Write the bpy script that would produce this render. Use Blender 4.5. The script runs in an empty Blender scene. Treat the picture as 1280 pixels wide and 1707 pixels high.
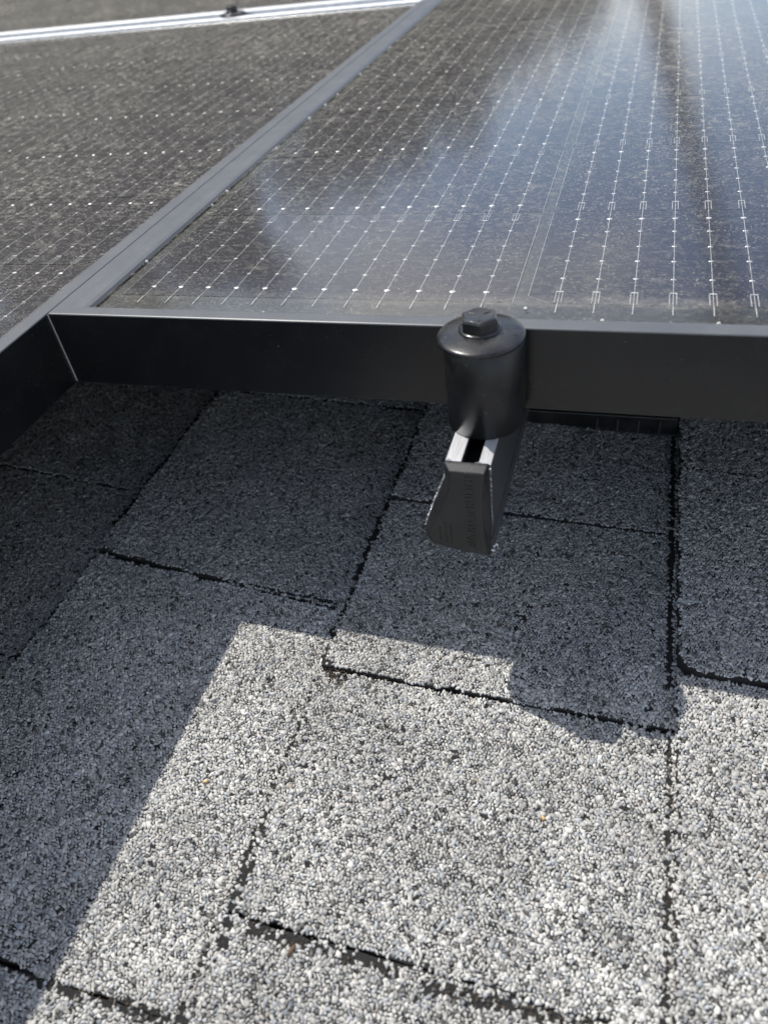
import bpy, bmesh, math, random
import numpy as np
from mathutils import Matrix, Vector, Euler

random.seed(7)
rng = np.random.default_rng(7)
sc = bpy.context.scene
COL = sc.collection
MM = 0.001
PITCH = math.radians(10)                       # the roof falls towards -x
ROOF = Matrix.Rotation(-PITCH, 4, 'Y')         # panel/roof coordinates (mm, x across, y along the rail, z up) -> world

# ------------------------------------------------------------------ camera
F_PX = 1268.732
C_LOC = Vector((224.65546, -229.81293, 127.30609)) * MM
R_CAM = [[0.95407382, 0.27516978, -0.1184261], [0.09917304, -0.66314576, -0.7418911], [-0.28267978, 0.6960742, -0.65997943]]
cam_d = bpy.data.cameras.new('camera')
cam = bpy.data.objects.new('camera', cam_d)
COL.objects.link(cam)
sc.camera = cam
m = Matrix.Identity(4)
for i in range(3):
    m[i][0] = R_CAM[0][i]
    m[i][1] = -R_CAM[1][i]
    m[i][2] = -R_CAM[2][i]
    m[i][3] = C_LOC[i]
cam.matrix_world = ROOF @ m
cam_d.sensor_fit = 'AUTO'
cam_d.sensor_width = 36
cam_d.lens = F_PX / 1707 * 36
cam_d.clip_start = 0.005
cam_d.clip_end = 500
cam_d.dof.use_dof = True
cam_d.dof.focus_distance = 0.325
cam_d.dof.aperture_fstop = 11.0

# ------------------------------------------------------------------ light
to_sun = Vector((-67, 36, 135)).normalized()
to_sun_w = (ROOF.to_3x3() @ to_sun).normalized()
world = bpy.data.worlds.new('World')
sc.world = world
world.use_nodes = True
wn = world.node_tree
sky = wn.nodes.new('ShaderNodeTexSky')
sky.sky_type = 'NISHITA'
sky.sun_disc = False
sky.sun_elevation = math.asin(to_sun_w.z)
sky.sun_rotation = math.atan2(to_sun_w.x, to_sun_w.y)
wtc = wn.nodes.new('ShaderNodeTexCoord')
wno = wn.nodes.new('ShaderNodeTexNoise')
wno.inputs['Scale'].default_value = 2.2
wno.inputs['Detail'].default_value = 6
wno.inputs['Roughness'].default_value = 0.55
wmp = wn.nodes.new('ShaderNodeMapping')
wmp.inputs['Scale'].default_value = (1, 1, 2.4)
wmp.inputs['Location'].default_value = (8.85, 4.6, 1.85)
wn.links.new(wtc.outputs['Generated'], wmp.inputs[0])
wn.links.new(wmp.outputs[0], wno.inputs['Vector'])
wcr = wn.nodes.new('ShaderNodeValToRGB')
wcr.color_ramp.elements[0].position = 0.45
wcr.color_ramp.elements[0].color = (0, 0, 0, 1)
wcr.color_ramp.elements[1].position = 0.64
wcr.color_ramp.elements[1].color = (0.85, 0.85, 0.85, 1)
wn.links.new(wno.outputs['Fac'], wcr.inputs[0])
wmx = wn.nodes.new('ShaderNodeMix')
wmx.data_type = 'RGBA'
wsp = wn.nodes.new('ShaderNodeSeparateXYZ')
wn.links.new(wtc.outputs['Generated'], wsp.inputs[0])
wup = wn.nodes.new('ShaderNodeMapRange')                  # no cloud below the horizon
wup.inputs['From Min'].default_value = 0.0
wup.inputs['From Max'].default_value = 0.08
wn.links.new(wsp.outputs['Z'], wup.inputs['Value'])
wmu = wn.nodes.new('ShaderNodeMath')
wmu.operation = 'MULTIPLY'
wn.links.new(wcr.outputs[0], wmu.inputs[0])
wn.links.new(wup.outputs[0], wmu.inputs[1])
wn.links.new(wmu.outputs[0], wmx.inputs[0])
wn.links.new(sky.outputs[0], wmx.inputs[6])
wmx.inputs[7].default_value = (8.6, 8.2, 7.6, 1)          # sunlit cumulus
wn.links.new(wmx.outputs[2], wn.nodes['Background'].inputs[0])
wn.nodes['Background'].inputs[1].default_value = 0.15
sun_d = bpy.data.lights.new('sun', 'SUN')
sun_d.energy = 3.5
sun_d.angle = math.radians(0.53)
sun_d.color = (1.0, 0.955, 0.89)
sun = bpy.data.objects.new('sun', sun_d)
COL.objects.link(sun)
sun.rotation_euler = to_sun_w.to_track_quat('Z', 'Y').to_euler()
sun.location = to_sun_w * 20
sc.view_settings.view_transform = 'Standard'
sc.view_settings.look = 'None'
sc.view_settings.exposure = 0.56
sc.view_settings.gamma = 1.0
sc.view_settings.use_curve_mapping = False
sc.cycles.max_bounces = 8
sc.cycles.transparent_max_bounces = 12
sc.cycles.use_denoising = True
sc.cycles.caustics_reflective = False
sc.cycles.caustics_refractive = False


# ------------------------------------------------------------------ node helpers
def mat(name):
    mt = bpy.data.materials.new(name)
    mt.use_nodes = True
    nt = mt.node_tree
    return mt, nt, nt.nodes['Principled BSDF']


def N(nt, typ, **kw):
    n = nt.nodes.new(typ)
    for k, v in kw.items():
        if k in n.inputs.keys():
            n.inputs[k].default_value = v
        else:
            setattr(n, k, v)
    return n


def L(nt, a, b):
    nt.links.new(a, b)


def ramp(nt, fac, stops):
    r = nt.nodes.new('ShaderNodeValToRGB')
    e = r.color_ramp.elements
    while len(e) < len(stops):
        e.new(0.5)
    for el, (p, c) in zip(e, stops):
        el.position = p
        el.color = c if len(c) == 4 else (*c, 1)
    L(nt, fac, r.inputs[0])
    return r.outputs[0]


def g(v):
    return (v, v, v, 1)


def noise(nt, scale, detail=3, rough=0.5, mapping=None, coord='Object'):
    tc = nt.nodes.new('ShaderNodeTexCoord')
    n = nt.nodes.new('ShaderNodeTexNoise')
    n.inputs['Scale'].default_value = scale
    n.inputs['Detail'].default_value = detail
    n.inputs['Roughness'].default_value = rough
    src = tc.outputs[coord]
    if mapping:
        mp = nt.nodes.new('ShaderNodeMapping')
        mp.inputs['Scale'].default_value = mapping
        L(nt, src, mp.inputs[0])
        src = mp.outputs[0]
    L(nt, src, n.inputs['Vector'])
    return n.outputs['Fac']


def math_node(nt, op, a, b=None, clamp=False):
    n = nt.nodes.new('ShaderNodeMath')
    n.operation = op
    n.use_clamp = clamp
    for i, v in enumerate((a, b)):
        if v is None:
            continue
        if isinstance(v, (int, float)):
            n.inputs[i].default_value = v
        else:
            L(nt, v, n.inputs[i])
    return n.outputs[0]


def mixcol(nt, fac, a, b):
    n = nt.nodes.new('ShaderNodeMix')
    n.data_type = 'RGBA'
    for i, v in ((0, fac), (6, a), (7, b)):
        if isinstance(v, (tuple, list, float, int)):
            n.inputs[i].default_value = v
        else:
            L(nt, v, n.inputs[i])
    return n.outputs[2]


def bump(nt, bsdf, h, strength, dist):
    b = nt.nodes.new('ShaderNodeBump')
    b.inputs['Strength'].default_value = strength
    b.inputs['Distance'].default_value = dist
    L(nt, h, b.inputs['Height'])
    L(nt, b.outputs[0], bsdf.inputs['Normal'])


# ------------------------------------------------------------------ materials
def dusty_black(name, base, rough, dust=0.06, dust_col=(0.30, 0.28, 0.25, 1), specks=True, spec=0.5, metallic=0.0):
    mt, nt, b = mat(name)
    n1 = noise(nt, 90, 5, 0.6)
    d = ramp(nt, n1, [(0.42, g(0)), (0.75, g(dust * 2.2))])
    if specks:
        n2 = noise(nt, 900, 2, 0.6)
        s = ramp(nt, n2, [(0.69, g(0)), (0.76, g(0.55))])
        dd = math_node(nt, 'ADD', d, s, True)
        n3 = noise(nt, 60, 2, 0.5)
        k = ramp(nt, n3, [(0.45, g(0.0)), (0.7, g(1))])
        dd = math_node(nt, 'MAXIMUM', d, math_node(nt, 'MULTIPLY', dd, k))
    else:
        dd = d
    L(nt, mixcol(nt, dd, (*base, 1), dust_col), b.inputs['Base Color'])
    r = math_node(nt, 'ADD', math_node(nt, 'MULTIPLY', dd, 0.5), rough, True)
    L(nt, r, b.inputs['Roughness'])
    b.inputs['Specular IOR Level'].default_value = spec
    b.inputs['Metallic'].default_value = metallic
    n4 = noise(nt, 1100, 4, 0.65)
    bump(nt, b, n4, 0.22, 0.0001)
    return mt


M = {}
M['frame'] = dusty_black('black_anodised_frame', (0.006, 0.0065, 0.0075), 0.27, 0.006, spec=0.45)
mt, nt, b = mat('black_anodised_lip_dusty')
n1 = noise(nt, 1800, 2, 0.7)
n2 = noise(nt, 45, 3, 0.6)
dd = math_node(nt, 'ADD', ramp(nt, n2, [(0.3, g(0.07)), (0.7, g(0.12))]), math_node(nt, 'MULTIPLY', ramp(nt, n1, [(0.60, g(0)), (0.75, g(0.5))]), ramp(nt, n2, [(0.45, g(0.1)), (0.65, g(1))])), True)
L(nt, mixcol(nt, dd, (0.044, 0.05, 0.058, 1), (0.42, 0.41, 0.39, 1)), b.inputs['Base Color'])
b.inputs['Roughness'].default_value = 0.42
b.inputs['Specular IOR Level'].default_value = 0.45
bump(nt, b, n1, 0.15, 0.0001)
M['lip'] = mt
M['sleeve'] = dusty_black('satin_black_sleeve', (0.009, 0.009, 0.0095), 0.33, 0.012, spec=0.36)
M['disc'] = dusty_black('gloss_black_clamp', (0.008, 0.008, 0.009), 0.25, 0.05, (0.33, 0.32, 0.3, 1), spec=0.4)
M['bolt'] = dusty_black('gloss_black_bolt', (0.007, 0.007, 0.008), 0.2, 0.05, (0.33, 0.32, 0.3, 1), spec=0.4)
M['plastic'] = dusty_black('moulded_black_plastic', (0.014, 0.014, 0.0145), 0.40, 0.015, spec=0.4)
M['emboss'] = dusty_black('moulded_black_lettering', (0.012, 0.012, 0.012), 0.34, 0.0, specks=False)
M['rail'] = dusty_black('dark_anodised_rail', (0.045, 0.047, 0.05), 0.33, 0.05)
M['flashing'] = dusty_black('black_painted_flashing', (0.012, 0.012, 0.013), 0.3, 0.03)


def pale_metal(name, base, rough, streak):
    mt, nt, b = mat(name)
    n = noise(nt, 250, 4, 0.6, streak)
    L(nt, ramp(nt, n, [(0.3, g(base * 0.7)), (0.7, (base, base * 1.02, base * 1.05))]), b.inputs['Base Color'])
    b.inputs['Metallic'].default_value = 0.55
    b.inputs['Roughness'].default_value = rough
    bump(nt, b, n, 0.2, 0.0001)
    return mt


M['track'] = pale_metal('sheen_toned_track', 0.62, 0.42, (6, 0.5, 1))  # dark anodised track tops; the pale tone puts their sheen into the colour
M['burr'] = pale_metal('cut_aluminium_burr', 0.85, 0.35, (8, 8, 8))
M['bright'] = pale_metal('glint_toned_frame', 0.9, 0.4, (0.5, 8, 1))  # glint on the far frame sides, put into the base colour
mt, nt, b = mat('pale_grit')
L(nt, ramp(nt, noise(nt, 900, 2), [(0.3, (0.5, 0.48, 0.42)), (0.7, (0.75, 0.73, 0.68))]), b.inputs['Base Color'])
b.inputs['Roughness'].default_value = 0.6
M['grit'] = mt
M['seam'] = pale_metal('bare_mitre_edge', 0.8, 0.3, (8, 8, 8))

# solar cell: near-black silicon with fine printed finger lines across it
mt, nt, b = mat('black_silicon_cell')
tc = N(nt, 'ShaderNodeTexCoord')
sep = N(nt, 'ShaderNodeSeparateXYZ')
L(nt, tc.outputs['Object'], sep.inputs[0])
fing = math_node(nt, 'SINE', math_node(nt, 'MULTIPLY', sep.outputs['Y'], 2 * math.pi / 0.0013))
fing = ramp(nt, fing, [(0.55, g(0)), (0.95, g(1))])
nz = noise(nt, 14, 3, 0.6)
basec = mixcol(nt, nz, (0.009, 0.009, 0.02, 1), (0.015, 0.014, 0.028, 1))
L(nt, mixcol(nt, fing, basec, (0.07, 0.068, 0.07, 1)), b.inputs['Base Color'])
b.inputs['Roughness'].default_value = 0.5
b.inputs['Specular IOR Level'].default_value = 0.2
M['cell'] = mt

mt, nt, b = mat('black_backsheet')
b.inputs['Base Color'].default_value = (0.022, 0.024, 0.027, 1)
b.inputs['Roughness'].default_value = 0.6
M['backsheet'] = mt

mt, nt, b = mat('tinned_wire')
nz = noise(nt, 500, 2, 0.6)
L(nt, ramp(nt, nz, [(0.35, g(0.5)), (0.65, g(0.9))]), b.inputs['Base Color'])
b.inputs['Metallic'].default_value = 0.3
b.inputs['Roughness'].default_value = 0.4
M['wire'] = mt

# glass: clear, fresnel reflection, and a film of dried dust and water marks on top
mt, nt, b = mat('dusty_solar_glass')
nt.nodes.remove(b)
out = nt.nodes['Material Output']
tr = N(nt, 'ShaderNodeBsdfTransparent')
tr.inputs['Color'].default_value = (0.96, 0.97, 0.97, 1)
gl = N(nt, 'ShaderNodeBsdfGlossy')
gl.inputs['Roughness'].default_value = 0.085
gl.inputs['Color'].default_value = (1, 1, 1, 1)
bm_ = N(nt, 'ShaderNodeBump')
bm_.inputs['Strength'].default_value = 0.10
bm_.inputs['Distance'].default_value = 0.0002
L(nt, noise(nt, 1200, 2, 0.6), bm_.inputs['Height'])
L(nt, bm_.outputs[0], gl.inputs['Normal'])
fr = N(nt, 'ShaderNodeFresnel')
fr.inputs['IOR'].default_value = 1.5
m1 = N(nt, 'ShaderNodeMixShader')
L(nt, fr.outputs[0], m1.inputs[0])
L(nt, tr.outputs[0], m1.inputs[1])
L(nt, gl.outputs[0], m1.inputs[2])
dif = N(nt, 'ShaderNodeBsdfDiffuse')
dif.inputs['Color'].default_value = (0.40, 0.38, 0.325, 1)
film = ramp(nt, noise(nt, 9, 4, 0.6), [(0.3, g(0.008)), (0.7, g(0.022))])
marks = ramp(nt, noise(nt, 330, 3, 0.6, (0.8, 1.1, 1)), [(0.50, g(0)), (0.72, g(0.15))])
blots = ramp(nt, noise(nt, 125, 3, 0.6, (0.8, 1.1, 1)), [(0.60, g(0)), (0.71, g(0.13))])
grain = ramp(nt, noise(nt, 950, 3, 0.75), [(0.57, g(0)), (0.68, g(0.7))])
patch = ramp(nt, noise(nt, 7, 4, 0.6), [(0.35, g(0.45)), (0.68, g(1.35))])
tot = math_node(nt, 'ADD', math_node(nt, 'ADD', film, math_node(nt, 'MULTIPLY', math_node(nt, 'ADD', marks, blots), patch)), math_node(nt, 'MULTIPLY', grain, ramp(nt, noise(nt, 40, 3), [(0.3, g(0.2)), (0.65, g(1))])))
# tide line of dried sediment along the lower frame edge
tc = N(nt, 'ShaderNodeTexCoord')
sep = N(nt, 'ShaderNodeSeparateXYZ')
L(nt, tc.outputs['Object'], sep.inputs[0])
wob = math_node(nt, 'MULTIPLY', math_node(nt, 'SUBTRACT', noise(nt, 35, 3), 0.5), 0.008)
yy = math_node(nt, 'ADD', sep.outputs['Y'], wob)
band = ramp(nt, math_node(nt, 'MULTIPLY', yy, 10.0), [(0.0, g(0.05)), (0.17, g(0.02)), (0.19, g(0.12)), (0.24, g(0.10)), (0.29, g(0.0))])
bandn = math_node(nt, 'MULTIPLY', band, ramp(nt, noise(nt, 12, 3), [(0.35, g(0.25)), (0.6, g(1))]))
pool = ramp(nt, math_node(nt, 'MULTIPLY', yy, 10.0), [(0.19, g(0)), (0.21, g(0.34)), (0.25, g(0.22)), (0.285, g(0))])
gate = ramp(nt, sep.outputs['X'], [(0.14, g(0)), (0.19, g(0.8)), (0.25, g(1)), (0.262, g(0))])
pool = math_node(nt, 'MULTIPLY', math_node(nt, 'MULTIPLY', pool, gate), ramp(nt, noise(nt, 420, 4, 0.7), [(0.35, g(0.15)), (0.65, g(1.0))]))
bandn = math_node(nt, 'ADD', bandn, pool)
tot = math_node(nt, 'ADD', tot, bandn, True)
# a dust layer covers more of what lies below it the flatter one looks across it
lw = N(nt, 'ShaderNodeLayerWeight')
lw.inputs['Blend'].default_value = 0.5
graze = math_node(nt, 'ADD', math_node(nt, 'MULTIPLY', math_node(nt, 'POWER', lw.outputs['Facing'], 4.0), 4.4), 0.21)
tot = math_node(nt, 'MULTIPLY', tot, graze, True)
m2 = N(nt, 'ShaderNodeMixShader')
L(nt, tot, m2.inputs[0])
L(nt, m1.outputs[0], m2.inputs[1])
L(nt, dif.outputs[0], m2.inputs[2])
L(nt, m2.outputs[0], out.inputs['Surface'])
M['glass'] = mt

# asphalt shingle body and its granules
mt, nt, b = mat('asphalt_shingle')
n1 = noise(nt, 900, 5, 0.8)
L(nt, ramp(nt, n1, [(0.3, (0.008, 0.008, 0.008)), (0.7, (0.034, 0.032, 0.03))]), b.inputs['Base Color'])
b.inputs['Roughness'].default_value = 0.85
bump(nt, b, n1, 1.0, 0.0015)
M['asphalt'] = mt

mt, nt, b = mat('mineral_granule')
at = N(nt, 'ShaderNodeAttribute', attribute_name='tint')
n1 = noise(nt, 2500, 2, 0.6)
mm_ = N(nt, 'ShaderNodeMix', data_type='RGBA', blend_type='MULTIPLY')
mm_.inputs[0].default_value = 0.35
L(nt, at.outputs['Color'], mm_.inputs[6])
L(nt, n1, mm_.inputs[7])
L(nt, mm_.outputs[2], b.inputs['Base Color'])
b.inputs['Roughness'].default_value = 0.55
b.inputs['Specular IOR Level'].default_value = 0.4
M['granule'] = mt

mt, nt, b = mat('granule_shingle_far')
tc = N(nt, 'ShaderNodeTexCoord')
vo = N(nt, 'ShaderNodeTexVoronoi')
vo.inputs['Scale'].default_value = 620
L(nt, tc.outputs['Object'], vo.inputs['Vector'])
sp = N(nt, 'ShaderNodeSeparateColor')
L(nt, vo.outputs['Color'], sp.inputs[0])
L(nt, ramp(nt, sp.outputs[0], [(0.0, g(0.03)), (0.2, g(0.25)), (1.0, (0.5, 0.5, 0.49))]), b.inputs['Base Color'])
b.inputs['Roughness'].default_value = 0.8
bump(nt, b, math_node(nt, 'MULTIPLY', vo.outputs['Distance'], -1.0), 1.0, 0.001)
M['far_shingle'] = mt

mt, nt, b = mat('brown_dirt')
n1 = noise(nt, 900, 3, 0.6)
L(nt, ramp(nt, n1, [(0.3, (0.03, 0.022, 0.015)), (0.7, (0.13, 0.10, 0.07))]), b.inputs['Base Color'])
b.inputs['Roughness'].default_value = 0.95
M['dirt'] = mt

mt, nt, b = mat('tree_bark')
n1 = noise(nt, 12, 4, 0.6, (3, 3, 0.6))
L(nt, ramp(nt, n1, [(0.3, (0.05, 0.04, 0.03)), (0.7, (0.13, 0.11, 0.09))]), b.inputs['Base Color'])
b.inputs['Roughness'].default_value = 0.9
M['bark'] = mt


def leaf_mat(name, c1, c2):
    mt, nt, b = mat(name)
    n1 = noise(nt, 0.9, 3, 0.6)
    L(nt, ramp(nt, n1, [(0.3, c1), (0.7, c2)]), b.inputs['Base Color'])
    b.inputs['Roughness'].default_value = 0.6
    return mt


M['leaf'] = leaf_mat('olive_leaves', (0.042, 0.045, 0.012), (0.095, 0.088, 0.032))
M['grass'] = leaf_mat('dry_grass', (0.06, 0.07, 0.03), (0.14, 0.13, 0.07))
mt, nt, b = mat('painted_house_wall')
n1 = noise(nt, 3, 4, 0.6)
L(nt, ramp(nt, n1, [(0.3, (0.42, 0.40, 0.36)), (0.7, (0.5, 0.48, 0.44))]), b.inputs['Base Color'])
b.inputs['Roughness'].default_value = 0.8
M['wall'] = mt


# ------------------------------------------------------------------ mesh helpers (all input in mm)
class MB:
    def __init__(s):
        s.v = []
        s.f = []
        s.smooth = []

    def add(s, vs, fs, smooth=False):
        o = len(s.v)
        s.v += [tuple(p) for p in vs]
        s.f += [tuple(i + o for i in f) for f in fs]
        s.smooth += [smooth] * len(fs)
        return s

    def box(s, x0, x1, y0, y1, z0, z1):
        vs = [(x, y, z) for z in (z0, z1) for y in (y0, y1) for x in (x0, x1)]
        return s.add(vs, [(0, 2, 3, 1), (4, 5, 7, 6), (0, 1, 5, 4), (2, 6, 7, 3), (0, 4, 6, 2), (1, 3, 7, 5)])

    def loft(s, loops, cap=True, smooth=False):
        """closed loops with equal vertex counts"""
        n = len(loops[0])
        vs = [p for lp in loops for p in lp]
        fs = []
        for a in range(len(loops) - 1):
            for i in range(n):
                j = (i + 1) % n
                fs.append((a * n + i, a * n + j, (a + 1) * n + j, (a + 1) * n + i))
        s.add(vs, fs, smooth)
        if cap:
            s.add(loops[0], [tuple(reversed(range(n)))])
            s.add(loops[-1], [tuple(range(n))])
        return s

    def lathe(s, prof, cx, cy, n=64, smooth=True):
        loops = [[(cx + r * math.cos(2 * math.pi * i / n), cy + r * math.sin(2 * math.pi * i / n), z) for i in range(n)] for r, z in prof]
        return s.loft(loops, True, smooth)

    def mesh(s, name, m, merge=True, scale=MM):
        me = bpy.data.meshes.new(name)
        me.from_pydata([(x * scale, y * scale, z * scale) for x, y, z in s.v], [], s.f)
        me.polygons.foreach_set('use_smooth', s.smooth)
        if merge:
            bm = bmesh.new()
            bm.from_mesh(me)
            bmesh.ops.remove_doubles(bm, verts=bm.verts, dist=1e-6)
            bmesh.ops.recalc_face_normals(bm, faces=bm.faces)
            bm.to_mesh(me)
            bm.free()
        me.materials.append(m)
        return me


def link(name, me, parent=None, loc=None):
    o = bpy.data.objects.new(name, me)
    COL.objects.link(o)
    if parent:
        o.parent = parent
        if loc:
            o.location = Vector(loc) * MM
    return o


def place(o, loc=(0, 0, 0), rot=None):
    mx = ROOF @ Matrix.Translation(Vector(loc) * MM)
    if rot:
        mx = mx @ Euler(rot).to_matrix().to_4x4()
    o.matrix_world = mx
    return o


def tag(o, label, cat, group=None):
    o['label'] = label
    o['category'] = cat
    if group:
        o['group'] = group
    return o


def empty(name, loc):
    o = bpy.data.objects.new(name, None)
    o.empty_display_size = 0.02
    COL.objects.link(o)
    return place(o, loc)


def bevel(o, w, seg=2, ang=30):
    md = o.modifiers.new('bevel', 'BEVEL')
    md.width = w * MM
    md.segments = seg
    md.limit_method = 'ANGLE'
    md.angle_limit = math.radians(ang)
    md.harden_normals = False
    return o


# ------------------------------------------------------------------ roof (structure)
ZR = -135.0        # level of the shingle surface below the panel tops
EXPO = 142.0
X_BUTT = [114 + EXPO * k for k in range(-16, 17)]


def zbutt(raise_=0.0):
    return ZR + 1.2 + raise_


deck = MB().box(-2400, 2500, -2400, 2500, ZR - 160, ZR - 7)
roof = link('roof', deck.mesh('roof', M['asphalt']))
place(roof)
roof['kind'] = 'structure'

# named pieces that the picture shows: (course butt x, y0, y1, raise, corner lift at far/near, y0 skew)
PIECES = []
rows = {
    -312: [-420, -290, -160, -20, 120, 240, 360],
    -170: [-470, -330, -200, -75, 54, 178, 300],
    -28: [-420, -300, -188, -8, 142, 262, 380],
    114: [-400, -270, -156, -55, 55, 168, 290],
    256: [-450, -320, -205, -30, 97, 222, 340],
    398: [-410, -260, -110, 20, 150, 290, 400],
}
raises = {(-28, -8): 3.0, (-28, 142): 3.2, (-28, -188): 0.3, (114, -55): 1.9, (114, -156): 0.6, (114, 55): 3.0, (114, -270): 0.0, (256, -30): 3.8, (256, 97): 3.4,
          (256, -205): 0.1, (-170, -75): 0.6, (-170, 54): 2.4, (-170, -200): 0.2}
for xb, ys in rows.items():
    for a, b_ in zip(ys[:-1], ys[1:]):
        PIECES.append((xb, a, b_, raises.get((xb, a), round(random.uniform(0, 1.6), 2))))


def frac_noise(n, amp, seed):
    r = np.random.default_rng(seed)
    a = r.normal(0, 1, n)
    k = np.array([1, 2, 3, 2, 1.0])
    k /= k.sum()
    return amp * (0.6 * np.convolve(a, k, 'same') + 0.5 * a)


def piece_outline(xb, y0, y1, seed):
    """ragged outline of one shingle tab, counter-clockwise, in roof mm"""
    skew0 = -0.085 if (xb, y0) == (-28, -8) else (-0.07 if (xb, y0) == (-170, 54) else random.uniform(-0.012, 0.012))
    skew1 = -0.085 if (xb, y1) == (-28, -8) else (-0.07 if (xb, y1) == (-170, 54) else 0)
    w = EXPO + 9
    n = 48
    t = np.linspace(0, 1, n)
    xs = xb + w * t
    near = [(x, y0 + 0.75 + skew0 * (x - xb) + d) for x, d in zip(xs, frac_noise(n, 0.55, seed))]
    far = [(x, y1 - 0.3 + skew1 * (x - xb) + d) for x, d in zip(xs, frac_noise(n, 0.4, seed + 1))]
    ny = max(8, int((y1 - y0) / 3))
    ty = np.linspace(0, 1, ny + 2)[1:-1]
    lx = frac_noise(ny, 0.75, seed + 2)
    butt = [(xb + 0.6 + d, near[0][1] + (far[0][1] - near[0][1]) * k) for k, d in zip(ty, lx)]
    if (xb, y0) == (256, -30):                     # the tab with the rounded near corner
        near = [p for p in near if p[0] > xb + 9]
        cx, cy = xb + 10, near[0][1] + 9
        arc = [(cx + 9.4 * math.cos(a), cy + 9.2 * math.sin(a)) for a in np.linspace(math.pi, 1.5 * math.pi, 9)]
        butt = [p for p in butt if p[1] > cy]
        return near + far[::-1] + butt[::-1] + arc
    return near + far[::-1] + butt[::-1]


def top_z(xb, y0, y1, rs):
    def f(x, y):
        t = (x - xb) / EXPO
        z = zbutt(rs) * (1 - t) + (ZR - 3.0) * t
        v = (y - y0) / (y1 - y0)
        if (xb, y0) == (114, -55):
            z = z + 1.3 * (t - 0.2) - 1.0 * v
        if (xb, y0) == (114, -156):
            z = z + 1.2 * (t - 0.2) - 0.8 * v
        return z
    return f


GX0, GX1, GY0, GY1 = -190, 345, -235, 178          # where single granules are built


def inside(poly, px, py):
    poly = np.asarray(poly)
    x0, y0 = poly[:, 0], poly[:, 1]
    x1, y1 = np.roll(x0, -1), np.roll(y0, -1)
    c = np.zeros(len(px), bool)
    for a, b_, c_, d in zip(x0, y0, x1, y1):
        if b_ == d:
            continue
        hit = ((b_ > py) != (d > py)) & (px < (c_ - a) * (py - b_) / (d - b_) + a)
        c ^= hit
    return c


def smooth_noise(px, py, cell, seed):
    r = np.random.default_rng(seed)
    G = r.random((220, 220))
    u = (px + 1000) / cell
    v = (py + 1000) / cell
    i, j = u.astype(int), v.astype(int)
    fu, fv = u - i, v - j
    fu = fu * fu * (3 - 2 * fu)
    fv = fv * fv * (3 - 2 * fv)
    i %= 219
    j %= 219
    return (G[i, j] * (1 - fu) + G[i + 1, j] * fu) * (1 - fv) + (G[i, j + 1] * (1 - fu) + G[i + 1, j + 1] * fu) * fv


# candidate granules: a strongly jittered honeycomb, so that neighbours pack tightly like pressed grit
GP = 1.38
ni, nj = int((GX1 - GX0) / GP), int((GY1 - GY0) / (GP * 0.866))
VXI = np.arange(-1, 2 * ni + 5)
VYJ = np.arange(-1, 3 * nj + 8)
JX = rng.normal(0, 0.27, (2 * ni + 12, 2 * nj + 12)) * GP
JY = rng.normal(0, 0.27, (2 * ni + 12, 2 * nj + 12)) * GP
ii, jj = np.meshgrid(np.arange(ni), np.arange(nj))
ii, jj = ii.ravel(), jj.ravel()
ccx = GX0 + (ii + 0.5 * (jj % 2)) * GP
ccy = GY0 + jj * GP * 0.866
# corner k of the cell in a shared integer grid (half columns, corner rows)
hx = 2 * ii + (jj % 2) + 1
CORN = []
for dx, row, dy in ((1, 1, 0.2887), (0, 2, 0.5774), (-1, 1, 0.2887), (-1, 0, -0.2887), (0, -1, -0.5774), (1, 0, -0.2887)):
    # rows of corners: each lattice row jj owns corner rows 2*jj (lower pair) and 2*jj+1 (upper pair)
    if row == 2:
        r_ = 2 * (jj + 1)
    elif row == -1:
        r_ = 2 * (jj - 1) + 1
    elif row == 1:
        r_ = 2 * jj + 1
    else:
        r_ = 2 * jj
    hxx = hx + dx
    CORN.append((ccx + dx * GP / 2 + JX[hxx, r_ + 2], ccy + dy * GP + JY[hxx, r_ + 2]))
CORX = np.stack([c[0] for c in CORN], 1)
CORY = np.stack([c[1] for c in CORN], 1)
gx, gy = CORX.mean(1), CORY.mean(1)


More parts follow.
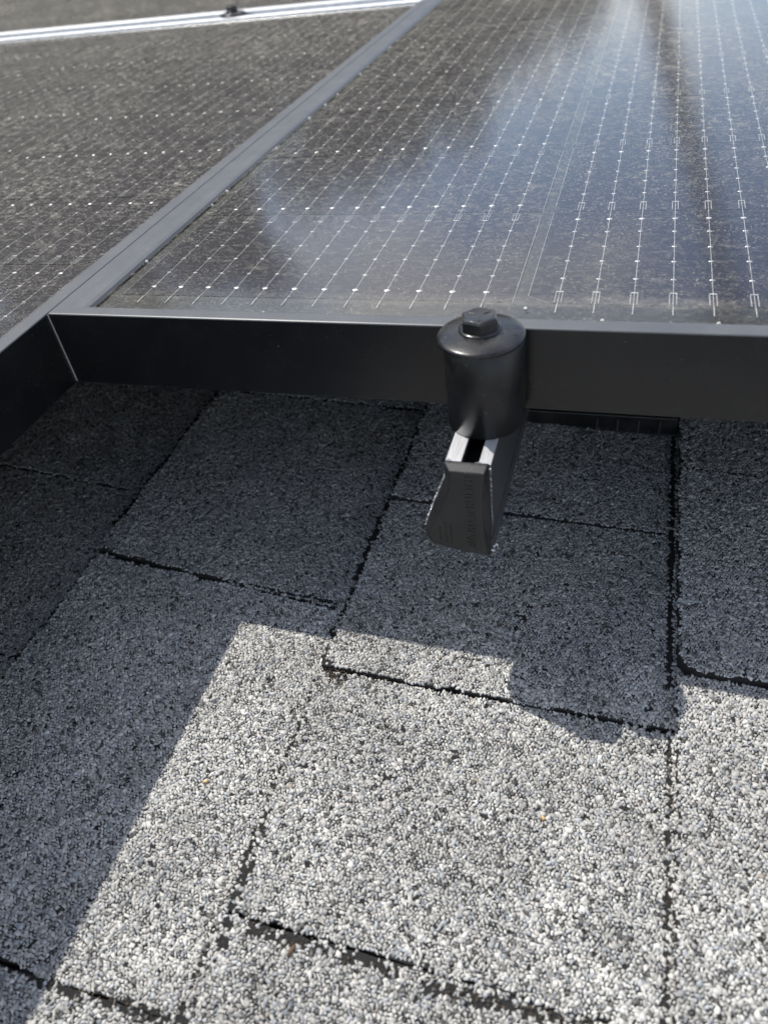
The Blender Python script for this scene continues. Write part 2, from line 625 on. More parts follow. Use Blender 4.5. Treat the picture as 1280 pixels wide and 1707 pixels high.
def build_granules(name, idx, pz, nx, ny, tone_mul):
    """angular crushed-stone chips, one irregular faceted solid per granule, joined"""
    n = len(idx)
    K = 6
    px, py = gx[idx], gy[idx]
    shrink = np.clip(rng.normal(0.87, 0.16, n), 0.42, 1.2)
    turn = rng.normal(0, 0.22, n)
    rx, ry = (CORX[idx] - px[:, None]) * shrink[:, None], (CORY[idx] - py[:, None]) * shrink[:, None]
    big = rng.random(n) < 0.16                                   # longer chips lying over their neighbours
    st = np.where(big, rng.uniform(1.1, 1.42, n), rng.uniform(0.85, 1.18, n))[:, None]
    turn = np.where(big, rng.uniform(0, 6.28, n), turn)
    rx, ry = rx * st, ry / np.sqrt(st)
    co, so = np.cos(turn)[:, None], np.sin(turn)[:, None]
    bx, by = rx * co - ry * so, rx * so + ry * co
    h = rng.uniform(0.25, 0.75, n) + 0.25 * big
    tf = rng.uniform(0.78, 0.96, n)[:, None]
    ox, oy = rng.normal(0, 0.07, n), rng.normal(0, 0.07, n)
    tx, ty = bx * tf + ox[:, None], by * tf + oy[:, None]
    sx, sy = rng.normal(0, 0.30, n), rng.normal(0, 0.30, n)
    tz = h[:, None] + tx * sx[:, None] + ty * sy[:, None] + rng.normal(0, 0.05, (n, K))
    tz = np.maximum(tz, 0.08)
    bz = np.full_like(bx, -0.3)
    V = np.empty((n, 2 * K, 3))
    V[:, :K, 0], V[:, :K, 1], V[:, :K, 2] = bx, by, bz
    V[:, K:, 0], V[:, K:, 1], V[:, K:, 2] = tx, ty, tz
    V[:, :, 2] += nx[:, None] * V[:, :, 0] + ny[:, None] * V[:, :, 1]
    V[:, :, 0] += px[:, None]
    V[:, :, 1] += py[:, None]
    V[:, :, 2] += pz[:, None]
    V *= MM
    nf = K + 1
    loop_per = 4 * K + K
    base = []
    for i in range(K):
        j = (i + 1) % K
        base += [i, j, K + j, K + i]
    base += list(range(K, 2 * K))
    loops = (np.array(base)[None] + (np.arange(n) * 2 * K)[:, None]).ravel()
    tot = np.array([4] * K + [K])
    st = np.concatenate([[0], np.cumsum(tot)[:-1]])
    starts = (st[None] + (np.arange(n) * loop_per)[:, None]).ravel()
    me = bpy.data.meshes.new(name)
    me.vertices.add(n * 2 * K)
    me.vertices.foreach_set('co', V.ravel())
    me.loops.add(len(loops))
    me.loops.foreach_set('vertex_index', loops.astype(np.int32))
    me.polygons.add(n * nf)
    me.polygons.foreach_set('loop_start', starts.astype(np.int32))
    me.update(calc_edges=True)
    # each stone's own colour; whole tabs differ, partly by painted-in lighting, and weathered patches a little
    tone = np.clip(rng.normal(0.475, 0.085, n), 0.2, 0.72)
    tone *= tone_mul * (0.86 + 0.28 * smooth_noise(px, py, 17, 8)) * (1 + 0.25 * np.clip(smooth_noise(px, py, 23, 9) - 0.72, 0, 1) * 3)
    kind = rng.random(n)
    c = np.stack([tone * 1.0, tone * 0.985, tone * 0.93, np.ones(n)], 1)
    blue = kind < 0.12
    c[blue, :3] = np.stack([tone * 0.74, tone * 0.77, tone * 0.79], 1)[blue]
    dark = kind > 0.945
    c[dark, :3] *= 0.25
    tan = (kind > 0.9435) & (kind < 0.945)
    c[tan, :3] = (0.36, 0.32, 0.26)
    at = me.color_attributes.new('tint', 'FLOAT_COLOR', 'POINT')
    at.data.foreach_set('color', np.repeat(c, 2 * K, 0).ravel().astype(np.float32))
    me.materials.append(M['granule'])
    return me


# granules left out at old cracks, and along course seams to darken in shade: (x0,y0,x1,y1,width)
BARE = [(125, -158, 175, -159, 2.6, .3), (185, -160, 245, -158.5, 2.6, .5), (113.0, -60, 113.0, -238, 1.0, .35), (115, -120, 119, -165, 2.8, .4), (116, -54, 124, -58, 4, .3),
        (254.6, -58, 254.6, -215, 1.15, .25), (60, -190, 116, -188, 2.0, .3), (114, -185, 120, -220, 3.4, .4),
        (254.0, -34, 254.0, 150, 1.8, .06), (258, 97, 340, 97, 1.0, .05), (111.6, 2, 111.6, 150, 2.6, .12), (112, -50, 112, 2, 1.8, .25), (-32.5, 20, -32.5, 170, 5.0, .08), (-31, -120, -31, 20, 2.2, .2), (150, 54.4, 254, 54.4, 1.0, .08), (-20, -10, 108, -16, .9, .1)]  # strips beside the course seams stand for the shade below their butts
TONE = {(-28, -8): 0.88, (114, -55): 0.97, (114, -156): 1.03, (256, -30): 1.04, (256, -205): 1.02, (-170, 54): 0.86, (-170, -75): 0.92, (114, 55): 0.95, (-28, -188): 1.09, (-170, -200): 1.0, (256, 97): 0.97}  # tone per tab; some of the lighter and darker ones carry lighting in colour


def seg_dist(px, py, s):
    x0, y0, x1, y1, w = s
    dx, dy = x1 - x0, y1 - y0
    t = np.clip(((px - x0) * dx + (py - y0) * dy) / (dx * dx + dy * dy), 0, 1)
    return np.hypot(px - x0 - t * dx, py - y0 - t * dy) / w


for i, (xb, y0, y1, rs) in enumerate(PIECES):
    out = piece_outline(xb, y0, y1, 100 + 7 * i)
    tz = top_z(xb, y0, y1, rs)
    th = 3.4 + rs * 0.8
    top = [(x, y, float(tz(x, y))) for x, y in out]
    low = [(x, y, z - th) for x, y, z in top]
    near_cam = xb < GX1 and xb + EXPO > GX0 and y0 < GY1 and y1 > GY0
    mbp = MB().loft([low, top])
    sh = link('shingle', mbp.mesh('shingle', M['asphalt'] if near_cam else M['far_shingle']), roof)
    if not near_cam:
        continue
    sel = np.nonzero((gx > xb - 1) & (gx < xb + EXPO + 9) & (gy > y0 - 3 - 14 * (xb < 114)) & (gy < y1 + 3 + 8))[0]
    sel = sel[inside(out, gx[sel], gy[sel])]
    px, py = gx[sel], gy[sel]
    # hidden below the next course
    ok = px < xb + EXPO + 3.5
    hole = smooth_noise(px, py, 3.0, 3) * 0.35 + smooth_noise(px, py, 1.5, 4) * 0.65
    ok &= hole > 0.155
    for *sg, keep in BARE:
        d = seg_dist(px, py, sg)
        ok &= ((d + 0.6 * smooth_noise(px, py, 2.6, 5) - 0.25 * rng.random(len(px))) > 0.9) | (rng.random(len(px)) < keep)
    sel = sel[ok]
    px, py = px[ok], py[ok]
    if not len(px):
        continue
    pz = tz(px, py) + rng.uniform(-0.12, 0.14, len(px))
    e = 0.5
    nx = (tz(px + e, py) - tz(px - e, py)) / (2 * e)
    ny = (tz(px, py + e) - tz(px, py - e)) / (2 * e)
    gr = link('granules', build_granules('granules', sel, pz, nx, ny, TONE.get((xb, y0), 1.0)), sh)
    gr['kind'] = 'stuff'

# the rest of the roof: joined shingle tabs beyond what the picture shows
field = MB()
for xb in X_BUTT:
    y = -2390 + (xb * 7.3) % 130
    while y < 2490:
        y2 = y + random.uniform(100, 170)
        if xb in rows and y2 > rows[xb][0] and y < rows[xb][-1]:
            if y < rows[xb][0] - 1.5:
                y2 = rows[xb][0] - 1
            else:
                y = rows[xb][-1] + 1
                y2 = y + 110
        rs = random.uniform(0, 1.8)
        if xb + EXPO < 2495 and y2 - y > 12:
            za, zb = zbutt(rs), ZR - 3.0
            ya, yb = y + 0.6, min(y2, 2495) - 0.6
            x2 = xb + EXPO + 8
            lo = [(xb, ya, za - 4), (x2, ya, zb - 4), (x2, yb, zb - 4), (xb, yb, za - 4)]
            hi = [(xb, ya, za), (x2, ya, zb), (x2, yb, zb), (xb, yb, za)]
            field.loft([lo, hi])
        y = y2
fo = link('shingle_field', field.mesh('shingle_field', M['far_shingle'], merge=False), roof)
fo['kind'] = 'stuff'

# dirt caught in the cracks
dirt_spots = [((116, -52, 122, -62), 150, 2.6), ((117, -54, 150, -57), 60, 0.8), ((124, -158, 150, -160), 120, 1.6), ((150, -160, 240, -158), 160, 1.2),
              ((115, -100, 118, -150), 170, 1.5), ((116, -160, 118, -215), 200, 1.8), ((254, -60, 255, -190), 160, 0.8), ((60, -189, 112, -187), 60, 1.0),
              ((176, 46, 190, 52), 16, 1.5)]
dm = MB()
for (x0, y0, x1, y1), n, w in dirt_spots:
    for _ in range(n):
        t = random.random()
        x, y = x0 + (x1 - x0) * t + random.gauss(0, w), y0 + (y1 - y0) * t + random.gauss(0, w)
        s = random.uniform(0.18, 0.5)
        z = ZR + 0.9 + random.uniform(-0.2, 0.9) - 3.2 * (((x - 114) % EXPO) / EXPO)
        vs = [(x + s * random.uniform(.6, 1.4) * dx, y + s * random.uniform(.6, 1.4) * dy, z + s * dz) for dx, dy, dz in
              ((1, 0, 0), (0, 1, 0), (-1, 0, 0), (0, -1, 0), (0, 0, .8), (0, 0, -.6))]
        dm.add(vs, [(0, 1, 4), (1, 2, 4), (2, 3, 4), (3, 0, 4), (1, 0, 5), (2, 1, 5), (3, 2, 5), (0, 3, 5)])
do = link('crack_dirt', dm.mesh('crack_dirt', M['dirt'], merge=False), roof)
do['kind'] = 'stuff'


# ------------------------------------------------------------------ solar panels
PW, PL, PH = 1035.0, 1893.5, 32.0
LW, LR, LF = 15.4, 7.6, 6.9        # widths of the lips: left, right, front/back
CW, CH = 163.5, 82.6
PX, PY = 167.8, 84.05
CX0, CY0 = 20.7, 23.2
ZG = -1.9
ZC = -2.7


def frame_profile(w, wide):
    if wide:
        top = [(0.0, -0.55), (0.16, -0.16), (0.55, 0.0), (6.9, 0.0), (7.2, -0.09), (7.5, -0.09), (7.8, -0.02), (10.6, -0.12), (12.6, -0.45), (14.3, -1.05), (w, -2.3)]
    else:
        top = [(0.0, -0.55), (0.16, -0.16), (0.55, 0.0), (2.0, 0.0), (3.0, 0.0), (4.0, 0.0), (5.0, 0.0), (w - 0.9, -0.02), (w - 0.45, -0.16), (w - 0.12, -0.5), (w, -2.3)]
    return [(0.0, -PH)] + top + [(1.6, -4.0), (1.6, -PH + 1.6), (11.5, -PH + 1.6), (11.5, -PH)]


def side_mesh(name, w, wide, length, k0, k1):
    """bar along +y; u = distance inwards (+x); mitred ends (k = inward shift of the end per u)"""
    pr = frame_profile(w, wide)
    a = [(u, min(u, w) * k0, z) for u, z in pr]
    b_ = [(u, length - min(u, w) * k1, z) for u, z in pr]
    o = MB().loft([a, b_])
    return o


def xf(mb, f):
    n = MB()
    n.v = [f(*p) for p in mb.v]
    n.f = mb.f
    n.smooth = mb.smooth
    return n


me_left = side_mesh('frame_side', LW, True, PL, LF / LW, LF / LW).mesh('frame_side', M['frame'])
me_right = xf(side_mesh('frame_side', LR, False, PL, LF / LR, LF / LR), lambda x, y, z: (PW - x, y, z)).mesh('frame_side', M['frame'])
me_front = xf(side_mesh('frame_side', LF, False, PW, LW / LF, LR / LF), lambda x, y, z: (y, x, z)).mesh('frame_side', M['frame'])
me_back = xf(side_mesh('frame_side', LF, False, PW, LW / LF, LR / LF), lambda x, y, z: (y, PL - x, z)).mesh('frame_side', M['frame'])
for me in (me_left, me_right, me_front, me_back):
    me.materials.append(M['lip'])
    for p in me.polygons:
        if p.normal.z > 0.25 and p.center.z > -2.4 * MM:
            p.material_index = 1
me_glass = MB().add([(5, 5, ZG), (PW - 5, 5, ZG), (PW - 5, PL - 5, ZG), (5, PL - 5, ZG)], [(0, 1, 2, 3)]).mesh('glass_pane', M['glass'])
me_sheet = MB().box(4, PW - 4, 4, PL - 4, ZC - 3.2, ZC - 0.35).mesh('backsheet', M['backsheet'])


def cell_meshes(flip):
    """half-cut cell, its chamfered corners at the top (L) or bottom (R) end"""
    c = (8.0, 5.0)
    pts = [(0, 0), (CW, 0), (CW, CH - c[1]), (CW - c[0], CH), (c[0], CH), (0, CH - c[1])]
    if flip:
        pts = [(x, CH - y) for x, y in pts][::-1]
    cell = MB().loft([[(x, y, -0.3) for x, y in pts], [(x, y, 0) for x, y in pts]]).mesh('cell', M['cell'])
    w = MB()

    def Yf(y):
        return CH - y if flip else y

    def ridge(x0, y0, x1, y1, wd, h):
        dx, dy = x1 - x0, y1 - y0
        l = math.hypot(dx, dy)
        nx, ny = -dy / l * wd / 2, dx / l * wd / 2
        vs = [(x0 + nx, y0 + ny, 0.02), (x0 - nx, y0 - ny, 0.02), (x0, y0, h), (x1 + nx, y1 + ny, 0.02), (x1 - nx, y1 - ny, 0.02), (x1, y1, h)]
        w.add(vs, [(0, 2, 5, 3), (2, 1, 4, 5), (0, 1, 2), (3, 5, 4)])

    def pad(x, y, a, b_):
        ring = [(x + a * math.cos(t) , y + b_ * math.sin(t)) for t in np.linspace(0, 2 * math.pi, 8, endpoint=False)]
        w.loft([[(p[0], p[1], 0.02) for p in ring], [(x + (p[0] - x) * .6, y + (p[1] - y) * .6, 0.2) for p in ring]])

    for k in range(12):
        x = 11.1 + 12.845 * k
        ridge(x, -1.45, x, CH, 0.21, 0.07)
        for yy, wd, hh in ((20 - 0.6, 2.0, .9), (34.5, 2.0, .9), (47.6, 2.0, .9), (62.1, 2.0, .9)):
            yv = CH - yy if not flip else yy
            yv += random.uniform(-.3, .3)
            pad(x, yv, wd / 2, hh / 2)
        yb = 7.5 if not flip else CH - 7.5
        pad(x, yb, 1.25, 0.85)
        # the loop at the other end
        yu = CH - 8.5 if not flip else 8.5
        ye = CH - 0.5 if not flip else 0.5
        ridge(x - 1.15, yu, x - 1.15, ye, 0.32, 0.18)
        ridge(x + 1.15, yu, x + 1.15, ye, 0.32, 0.18)
        w.box(x - 1.3, x + 1.3, yu - 0.35, yu + 0.35, 0.02, 0.24)
    n = len(pts)
    for i in range(n):
        (xa, ya), (xb, yb2) = pts[i], pts[(i + 1) % n]
        if abs(xa - xb) > 20:
            continue
        if abs(xa - xb) > 1:
            ridge(xa, ya, xb, yb2, 0.08, 0.03)
        else:
            ridge(xa + (0.3 if xa < 50 else -0.3), ya, xb + (0.3 if xb < 50 else -0.3), yb2, 0.20, 0.10)
    wires = w.mesh('busbar_wires', M['wire'], merge=False)
    return cell, wires


CELL = {False: cell_meshes(False), True: cell_meshes(True)}
me_tail = MB()
for k in range(12):
    x = 11.1 + 12.845 * k
    me_tail.box(x - 0.15, x + 0.15, -7, -1.0, 0.02, 0.15)
me_tail = me_tail.mesh('wire_ends', M['wire'], merge=False)
me_seam = MB().loft([[(-0.05, -0.22, -PH + 0.3), (0.5, -0.22, -PH + 0.3), (0.5, 0.3, -PH + 0.3), (-0.05, 0.3, -PH + 0.3)],
                     [(-0.05, -0.22, -0.6), (0.42, -0.22, -0.6), (0.42, 0.3, -0.6), (-0.05, 0.3, -0.6)]]).mesh('mitre_edge', M['seam'])


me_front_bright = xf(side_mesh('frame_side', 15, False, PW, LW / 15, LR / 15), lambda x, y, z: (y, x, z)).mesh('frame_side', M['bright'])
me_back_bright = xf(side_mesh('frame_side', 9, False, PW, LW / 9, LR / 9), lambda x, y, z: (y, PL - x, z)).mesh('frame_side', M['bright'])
for me in (me_back_bright, me_front_bright):
    pass


def panel(loc, label, group, rows_range=range(22), cols=range(6), bright=None):
    p = tag(empty('solar_panel', loc), label, 'solar panel', group)
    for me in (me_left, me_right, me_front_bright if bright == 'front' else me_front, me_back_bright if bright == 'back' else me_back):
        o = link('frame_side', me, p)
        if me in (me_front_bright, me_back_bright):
            o['label'] = 'frame side toned bright for its glint'
    link('backsheet', me_sheet, p)
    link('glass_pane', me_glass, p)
    for c in cols:
        flip = c % 2 == 1
        for r in rows_range:
            lc = (CX0 + PX * c, CY0 + PY * r, ZC)
            ce = link('cell', CELL[flip][0], p, lc)
            link('busbar_wires', CELL[flip][1], ce)
            if r == 0:
                link('wire_ends', me_tail, ce)
    link('mitre_edge', me_seam, p)
    return p


GRP = 'solar panels on the shingle roof'
panel_b = panel((0, 0, 0), 'black solar panel on the right, mirroring sky and trees, clamped at its near edge', GRP)
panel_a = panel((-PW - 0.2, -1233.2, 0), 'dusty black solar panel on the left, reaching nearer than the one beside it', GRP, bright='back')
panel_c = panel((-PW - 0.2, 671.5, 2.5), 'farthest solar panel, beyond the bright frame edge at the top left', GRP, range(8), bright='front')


# ------------------------------------------------------------------ rail with its end cap
RY = -33.2
rail = tag(empty('mounting_rail', (178, RY, -73)), 'dark aluminium mounting rail with bright top tracks and black end cap under the panel', 'rail')
RO = Vector((178, RY, -73))


def rel(mb):
    return xf(mb, lambda x, y, z: (x - RO.x, y - RO.y, z - RO.z))


prof = [(169.9, -32.4), (175.3, -32.4), (175.3, -34.8), (173.2, -34.8), (173.2, -45), (183.0, -45), (183.0, -34.8), (181.3, -34.8), (181.3, -32.4), (185.4, -32.4),
        (185.3, -36), (185.2, -45), (185.0, -65.5), (184.3, -66), (184.3, -66.8), (185.1, -67.3), (185.1, -74.6), (163, -73.8), (160.7, -70.5), (160.6, -64.5), (162.6, -57), (167.2, -45), (169.4, -38.5)]
body = rel(MB().loft([[(x, RY, z) for x, z in prof], [(x, 1900, z) for x, z in prof]]))
link('rail_body', body.mesh('rail_body', M['rail']), rail)
for a, b_ in ((169.9, 175.3), (181.3, 185.5)):
    bevel(link('track_lip', rel(MB().box(a, b_, RY, 1900, -32.4, -32.1)).mesh('track_lip', M['track']), rail), 0.12, 1)

FY = RY - 4.4
outer = [(169.7, -31.9), (169.5, -38), (167.3, -44), (165.0, -50), (162.7, -56.5), (160.5, -63.1), (160.4, -67.6), (163, -71.5), (172, -73.6), (184.4, -74.9), (184.7, -66.5),
         (184.9, -59), (184.9, -52.1), (184.8, -45), (184.7, -38), (184.6, -31.9)]
face = [(172.0, -33.4), (171.8, -40.8), (169.8, -46.4), (167.3, -52.3), (165.0, -56.9), (162.9, -61.5), (163.1, -64.0), (164.1, -65.3), (172.0, -67.6), (183.8, -69.4), (182.9, -63),
        (182.4, -57), (182.1, -51.2), (182.5, -44.3), (183.3, -37.7), (183.9, -33.4)]
capm = MB().loft([[(x, RY - 0.2, z) for x, z in outer], [(x * .9 + c[0] * .1, RY - 1.6, z * .9 + c[1] * .1) for (x, z), c in zip(outer, face)], [(x, FY, z) for x, z in face]])
cap = link('end_cap', rel(capm).mesh('end_cap', M['plastic']), rail)
bevel(cap, 0.45, 3, 35)


def text_mesh(body, size, extrude):
    cu = bpy.data.curves.new('lettering', 'FONT')
    cu.body = body
    cu.size = size
    cu.extrude = extrude
    cu.space_character = 1.1
    ob = bpy.data.objects.new('lettering', cu)
    COL.objects.link(ob)
    dg = bpy.context.evaluated_depsgraph_get()
    me = bpy.data.meshes.new_from_object(ob.evaluated_get(dg))
    bpy.data.objects.remove(ob)
    bpy.data.curves.remove(cu)
    return me


# raised lettering, reading upwards on the face of the cap
me = text_mesh('IRONRIDGE', 4.7 * MM, 0.12 * MM)
xs = [v.co.x for v in me.vertices]
LEN = 26.6 * MM
s = LEN / (max(xs) - min(xs))
x0 = min(xs)
TX = Matrix(((0, -1, 0, 0), (0, 0, -1, 0), (1, 0, 0, 0), (0, 0, 0, 1)))     # text x -> +z, text y -> -x, depth -> -y
for v in me.vertices:
    v.co.x = (v.co.x - x0) * s
me.transform(TX)
me.transform(Matrix.Translation((Vector((180.1, FY - 0.05, -60.3)) - RO) * MM))
me.materials.append(M['emboss'])
link('lettering', me, cap)
lg = MB()


def stroke(p, q_, w):
    (a, b_), (c, d) = p, q_
    l = math.hypot(c - a, d - b_)
    nx, nz = -(d - b_) / l * w / 2, (c - a) / l * w / 2
    lo = [(a + nx, FY - 0.2, b_ + nz), (a - nx, FY - 0.2, b_ - nz), (c - nx, FY - 0.2, d - nz), (c + nx, FY - 0.2, d + nz)]
    hi = [(x, FY + 0.1, z) for x, _, z in lo]
    lg.loft([lo, hi])


# mark in front of the word: slanted strokes and a peak
stroke((179.9, -68.0), (176.9, -66.4), 0.42)
stroke((179.9, -66.8), (176.9, -65.2), 0.42)
stroke((179.9, -65.4), (176.9, -63.6), 0.42)
stroke((176.9, -63.6), (179.9, -61.8), 0.42)
stroke((178.6, -64.2), (179.9, -63.2), 0.38)
link('emblem', rel(lg).mesh('emblem', M['emboss'], merge=False), cap)
lg = MB()
for xx, z0, z1 in ((167.0, -65.8, -59.5), (169.1, -66.6, -56.8), (170.9, -67.0, -58.0)):
    z = z0
    while z < z1:
        d = random.uniform(0.25, 0.6)
        stroke((xx, z), (xx, min(z + d, z1)), 0.35)
        z += d + 0.14
fp = link('small_print', rel(lg).mesh('small_print', M['emboss'], merge=False), cap)

# torn burr left along the sawn end of the rail
bur = MB()


def burr_line(pts, n, w):
    for i in range(n):
        t = i / n
        k = t * (len(pts) - 1)
        a = min(int(k), len(pts) - 2)
        fx = k - a
        x = pts[a][0] * (1 - fx) + pts[a + 1][0] * fx
        z = pts[a][1] * (1 - fx) + pts[a + 1][1] * fx
        if random.random() < 0.22:
            continue
        r = w * random.uniform(0.4, 1.6)
        y = RY + random.uniform(-0.5, 0.2)
        vs = [(x + random.gauss(0, r), y + random.gauss(0, r), z + random.gauss(0, r)) for _ in range(5)]
        bur.add(vs, [(0, 1, 2), (1, 3, 2), (2, 3, 4)])


burr_line([(185.2, -32.0), (185.3, -42), (185.4, -59)], 170, 0.13)
burr_line([(185.2, -73), (185.6, -70.5), (187.2, -68.5)], 26, 0.3)
burr_line([(169.3, -38.5), (164.8, -50.0), (160.3, -63.0)], 150, 0.18)
burr_line([(169.9, -31.9), (171.5, -31.9)], 16, 0.3)
burr_line([(180.0, -32.5), (181.8, -31.8)], 16, 0.3)
link('saw_burr', rel(bur).mesh('saw_burr', M['burr'], merge=False), rail)


# ------------------------------------------------------------------ clamps
def make_clamp(loc, label, cut=True):
    """sleeve (cut flat where it meets the frame), domed clamp disc, hex bolt; origin on the rail"""
    c = tag(empty('panel_clamp', loc), label, 'clamp', 'clamps holding the panel edges')
    r = 13.6
    h = 32.1
    cy = -7.3
    loops = []
    if cut:
        a0 = math.asin((-0.35 - cy) / r)
        angs = np.linspace(math.pi - a0, 2 * math.pi + a0, 60)
    else:
        angs = np.linspace(0, 2 * math.pi, 60, endpoint=False)
    for rr, z in ((r - 0.35, 0.0), (r, 0.35), (r, h - 0.1), (r - 0.25, h + 0.15)):
        loops.append([(rr * math.cos(a), min(cy + rr * math.sin(a), -0.35) if cut else rr * math.sin(a) * 0.28, z) for a in angs])
    sl = MB().loft(loops, True, True)
    link('sleeve', sl.mesh('sleeve', M['sleeve']), c)
    dcy = cy - 0.7 if cut else 0
    d = MB().lathe([(12.9, h + 0.2), (12.9, h + 0.7), (14.3, h + 0.7), (14.5, h + 0.9), (14.5, h + 1.6), (14.3, h + 1.95), (13.6, h + 2.25), (11.0, h + 2.95), (8.2, h + 3.45), (7.2, h + 3.6), (3, h + 3.65)], -0.7, dcy, 72)
    do_ = link('clamp_disc', d.mesh('clamp_disc', M['disc']), c)
    bz = h + 3.6
    bx, by = -1.1, dcy + 0.3
    bo = MB().lathe([(7.0, bz - 0.1), (7.1, bz + 0.4), (6.5, bz + 0.75), (3, bz + 0.8)], bx, by, 48)
    R6 = 6.5
    a0 = math.radians(-77)
    hexa = lambda rad, z: [(bx + rad * math.cos(a0 + k * math.pi / 3), by + rad * math.sin(a0 + k * math.pi / 3), z) for k in range(6)]
    bo.loft([hexa(R6, bz + 0.7), hexa(R6, bz + 4.1), hexa(R6 - 0.75, bz + 4.8)])
    bo.lathe([(4.9, bz + 4.7), (4.7, bz + 4.95), (4.2, bz + 4.84), (0.6, bz + 4.84)], bx, by, 32)
    # maker's lines stamped on the head
    for k in range(3):
        a = math.radians(40 + 120 * k)
        ca, sa = math.cos(a), math.sin(a)
        q1, q2 = 1.6, 4.0
        vs = []
        for t, wd in ((q1, .28), (q2, .28)):
            for s_ in (-1, 1):
                vs.append((bx + t * ca - s_ * wd * sa, by + t * sa + s_ * wd * ca))
        lo = [(x, y, bz + 4.8) for x, y in (vs[0], vs[1], vs[3], vs[2])]
        hi = [(x, y, bz + 5.06) for x, y in (vs[0], vs[1], vs[3], vs[2])]
        bo.loft([lo, hi])
    bevel(link('hex_bolt', bo.mesh('hex_bolt', M['bolt']), c), 0.16, 2, 40)
    return c


make_clamp((179.2, 0, -32.1), 'black cylindrical end clamp with hex bolt gripping the near edge of the right panel')
make_clamp((-222, 667, -32.1), 'small out of focus clamp in the bright gap at the top left', cut=False)

# ------------------------------------------------------------------ flashing plate under the right panel
fl = tag(empty('roof_flashing', (215, 134, ZR)), 'black ribbed flashing plate lying on the shingles in shade under the right panel', 'flashing')
link('plate', MB().box(-42, 46, 0, 170, 1.0, 2.0).mesh('plate', M['flashing']), fl)
bevel(link('front_lip', MB().box(-42, 40, -1.2, 0, -0.6, 9.5).mesh('front_lip', M['flashing']), fl), 0.4)
for k, xx in enumerate((-2, 9, 20, 31)):
    bevel(link('rib', MB().box(xx - 0.6, xx + 0.6, -2.2, -1.2, -0.4, 7.5).mesh('rib', M['rail']), fl), 0.2, 1)
for xx in (3.5, 14.5, 25.5):
    bevel(link('rib', MB().box(xx - 0.35, xx + 0.35, -2.0, -1.2, -0.4, 2.0).mesh('rib', M['rail']), fl), 0.15, 1)
link('bottom_bead', MB().box(-42, 40, -2.2, -1.2, -1.2, -0.2).mesh('bottom_bead', M['rail']), fl)

# ------------------------------------------------------------------ loose bits on the shingles
mt, nt, b = mat('dry_bark_chip')
L(nt, ramp(nt, noise(nt, 800, 3), [(0.3, (0.05, 0.03, 0.018)), (0.7, (0.16, 0.10, 0.06))]), b.inputs['Base Color'])
b.inputs['Roughness'].default_value = 0.9
M['chip'] = mt


def chip(name, x, y, l, w, rz, label, cat, m):
    pts = [(-l / 2, -w * .2), (-l * .2, -w / 2), (l * .3, -w * .42), (l / 2, 0.1 * w), (l * .2, w / 2), (-l * .3, w * .4)]
    o = link(name, MB().loft([[(a, b_, -0.3) for a, b_ in pts], [(a, b_, .25 + .1 * math.sin(a * 9)) for a, b_ in pts], [(a * .7, b_ * .6, .6) for a, b_ in pts]]).mesh(name, m))
    t = ((x - 114) % EXPO) / EXPO
    place(o, (x, y, ZR + 2.0 - 3.6 * t), (0.1, -0.06, rz))
    return tag(o, label, cat)


chip('bark_chip', 141.5, -161.8, 4.6, 1.4, 1.25, 'small dark brown bark chip on the sunlit shingle below the crack', 'bark chip', M['chip'])
mt, nt, b = mat('dry_seed_husk')
L(nt, ramp(nt, noise(nt, 700, 2), [(0.3, (0.45, 0.28, 0.10)), (0.7, (0.6, 0.42, 0.2))]), b.inputs['Base Color'])
M['husk'] = mt
chip('seed_husk', 86.2, -113.0, 2.4, 1.2, 0.4, 'tiny orange seed husk lying on the sunlit shingle beside the long shadow', 'seed husk', M['husk'])
chip('seed_husk', 213.0, -99.7, 1.8, 1.1, 1.9, 'tiny yellow seed husk on the middle of the big sunlit shingle', 'seed husk', M['husk'])

# pale grains caught along the inside of the panel's lips
for k, (x, y, r_) in enumerate([(16.6, 52, 1.0), (17.2, 118, .8), (16.8, 137, .9), (17.3, 205, .8), (17.0, 262, 1.3), (17.4, 292, 1.0), (17.2, 318, .8), (16.9, 371, .9),
                                (189.5, 16.5, .9), (216, 9.5, .8), (252, 9.3, .9), (92, 8.8, .6), (118, 8.6, .6)]):
    a = [random.uniform(0, 6.28) for _ in range(1)][0]
    ring = [(r_ * random.uniform(.6, 1.1) * math.cos(a + t), r_ * .7 * random.uniform(.6, 1.1) * math.sin(a + t)) for t in np.linspace(0, 2 * math.pi, 6, endpoint=False)]
    o = link('grit_grain', MB().loft([[(p[0], p[1], 0) for p in ring], [(p[0] * 1.05, p[1] * 1.05, r_ * .5) for p in ring], [(p[0] * .5, p[1] * .5, r_ * .95) for p in ring]]).mesh('grit_grain', M['grit']))
    place(o, (x, y, ZG + 0.02))
    if y > 30:
        tag(o, 'tiny pale grit grain on the glass beside the long divider between the panels', 'grit', 'grit beside the divider')
    else:
        tag(o, 'tiny pale grit grain on the glass along the near frame edge', 'grit', 'grit along the near frame edge')

# ------------------------------------------------------------------ house, ground and the trees mirrored in the glass
GZ = -4.2
gm = MB()
gm.add([(-200000, -200000, 0), (200000, -200000, 0), (200000, 200000, 0), (-200000, 200000, 0)], [(0, 1, 2, 3)])
ground = link('ground', gm.mesh('ground', M['grass']))
ground.location = (0, 0, GZ)
ground['kind'] = 'structure'
hw = link('house', MB().box(-2050, 2150, -2100, 2200, -4200, -660).mesh('house', M['wall']))
tag(hw, 'pale painted house wall carrying the shingle roof', 'house')


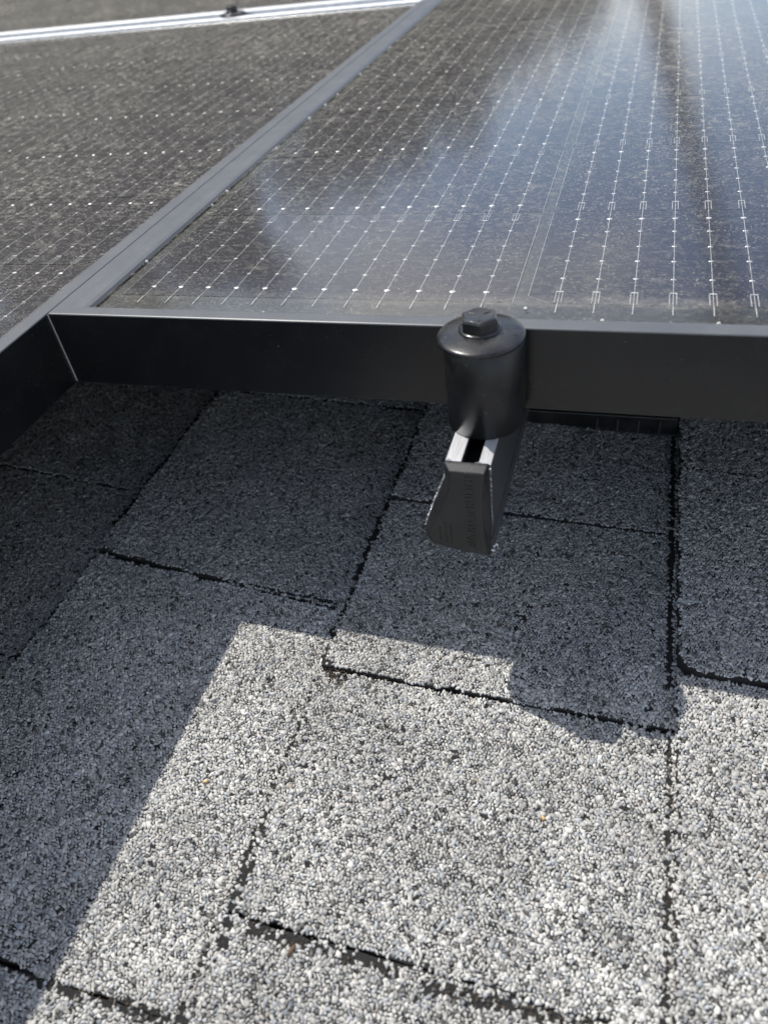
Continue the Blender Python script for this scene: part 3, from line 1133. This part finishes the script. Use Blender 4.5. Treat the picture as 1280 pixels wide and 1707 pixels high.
def tree(x, y, height, crown_r, n, label, lean=0.0, trunk_r=0.16, crown_base=0.35, seed=1):
    r = np.random.default_rng(seed)
    t = bpy.data.objects.new('tree', None)
    COL.objects.link(t)
    t.location = (x, y, GZ)
    tag(t, label, 'tree', 'trees beyond the roof')
    tb = MB()

    def limb(pts, r0, r1):
        loops = []
        for k, p in enumerate(pts):
            rr = r0 + (r1 - r0) * k / (len(pts) - 1)
            loops.append([(p[0] + rr * math.cos(a), p[1] + rr * math.sin(a), p[2]) for a in np.linspace(0, 2 * math.pi, 8, endpoint=False)])
        tb.loft(loops, True, True)
    H = height
    limb([(lean * k / 6 * H, 0.05 * math.sin(k), H * 0.92 * k / 6) for k in range(7)], trunk_r, trunk_r * 0.3)
    tips = []
    for k in range(9):
        z0 = H * (crown_base + (0.9 - crown_base) * r.random())
        a = r.random() * 6.28
        l = crown_r * (0.5 + 0.5 * r.random())
        x0 = lean * z0 / 0.92
        p1 = (x0 + l * math.cos(a), l * math.sin(a), z0 + l * 0.45)
        limb([(x0, 0, z0), ((x0 + p1[0]) / 2, p1[1] / 2, z0 + l * 0.16), p1], trunk_r * 0.35, 0.02)
        tips.append(p1)
    link('trunk', tb.mesh('trunk', M['bark'], scale=1.0), t)
    # leaf clumps filling the crown, denser towards its outside
    cl = MB()
    cents = []
    hc = H * (1 - crown_base)
    for k in range(46):
        d = r.normal(0, 1, 3)
        d /= np.linalg.norm(d)
        q_ = r.random() ** 0.35 * 0.82
        z = H * crown_base + hc * (0.5 + 0.5 * d[2] * q_)
        cents.append((lean * z + d[0] * q_ * crown_r, d[1] * q_ * crown_r, z, crown_r * r.uniform(.2, .38)))
    for _ in range(n):
        cx, cy, cz, cr = cents[int(r.integers(len(cents)))]
        d = r.normal(0, 1, 3)
        d /= np.linalg.norm(d)
        q_ = cr * r.random() ** 0.4
        p = np.array([cx, cy, cz]) + d * q_ * (1, 1, .8)
        s_ = r.uniform(.10, .20)
        u = r.normal(0, 1, 3)
        u /= np.linalg.norm(u)
        v = np.cross(u, r.normal(0, 1, 3))
        v /= np.linalg.norm(v)
        cl.add([p - u * s_, p + v * s_ * .5, p + u * s_, p - v * s_ * .5], [(0, 1, 2, 3)])
    link('crown', cl.mesh('crown', M['leaf'], merge=False, scale=1.0), t)
    return t


def at(az, dist):
    a = math.radians(az)
    return dist * math.sin(a), dist * math.cos(a)


# (azimuth from the roof, distance, top elevation as seen from the panels, crown radius, lean)
for i, (az, dist, el, cr, n, lb) in enumerate([
    (-68, 13, 30, 3.2, 11000, 'broad olive tree standing farthest left beyond the roof'),
    (-53, 12.5, 29, 3.0, 12000, 'tall dense olive tree left of the roof, beside the broad one'),
    (-41, 13, 28, 2.4, 11000, 'high olive tree directly beyond the left panel'),
    (-33, 15, 22, 1.9, 9000, 'narrow olive tree between the high one and the round one'),
    (-22, 16, 18.5, 2.5, 11000, 'round olive tree beyond the middle of the roof'),
    (-14, 18, 15.5, 1.6, 8000, 'small olive tree just right of the round one'),
    (-7, 19, 12.5, 2.4, 10000, 'low wide olive tree near the leaning trunk'),
    (-29, 24, 14, 4.2, 9000, 'far olive tree in the gap behind the narrow one'),
    (-17.5, 22, 17, 3.0, 11000, 'far olive tree half hidden behind the round and the small one'),
    (-10, 21, 13.5, 2.6, 11000, 'far olive tree between the small one and the low wide one'),
]):
    x, y = at(az, dist)
    H = dist * math.tan(math.radians(el)) - GZ
    tree(x, y, H, cr, n, lb, 0.0, 0.2, 0.12, 20 + i)
tree(-1.43, 12.0, 12.8, 1.5, 2500, 'tall slender tree with a bare leaning trunk', 0.184, 0.26, 0.86, 40)
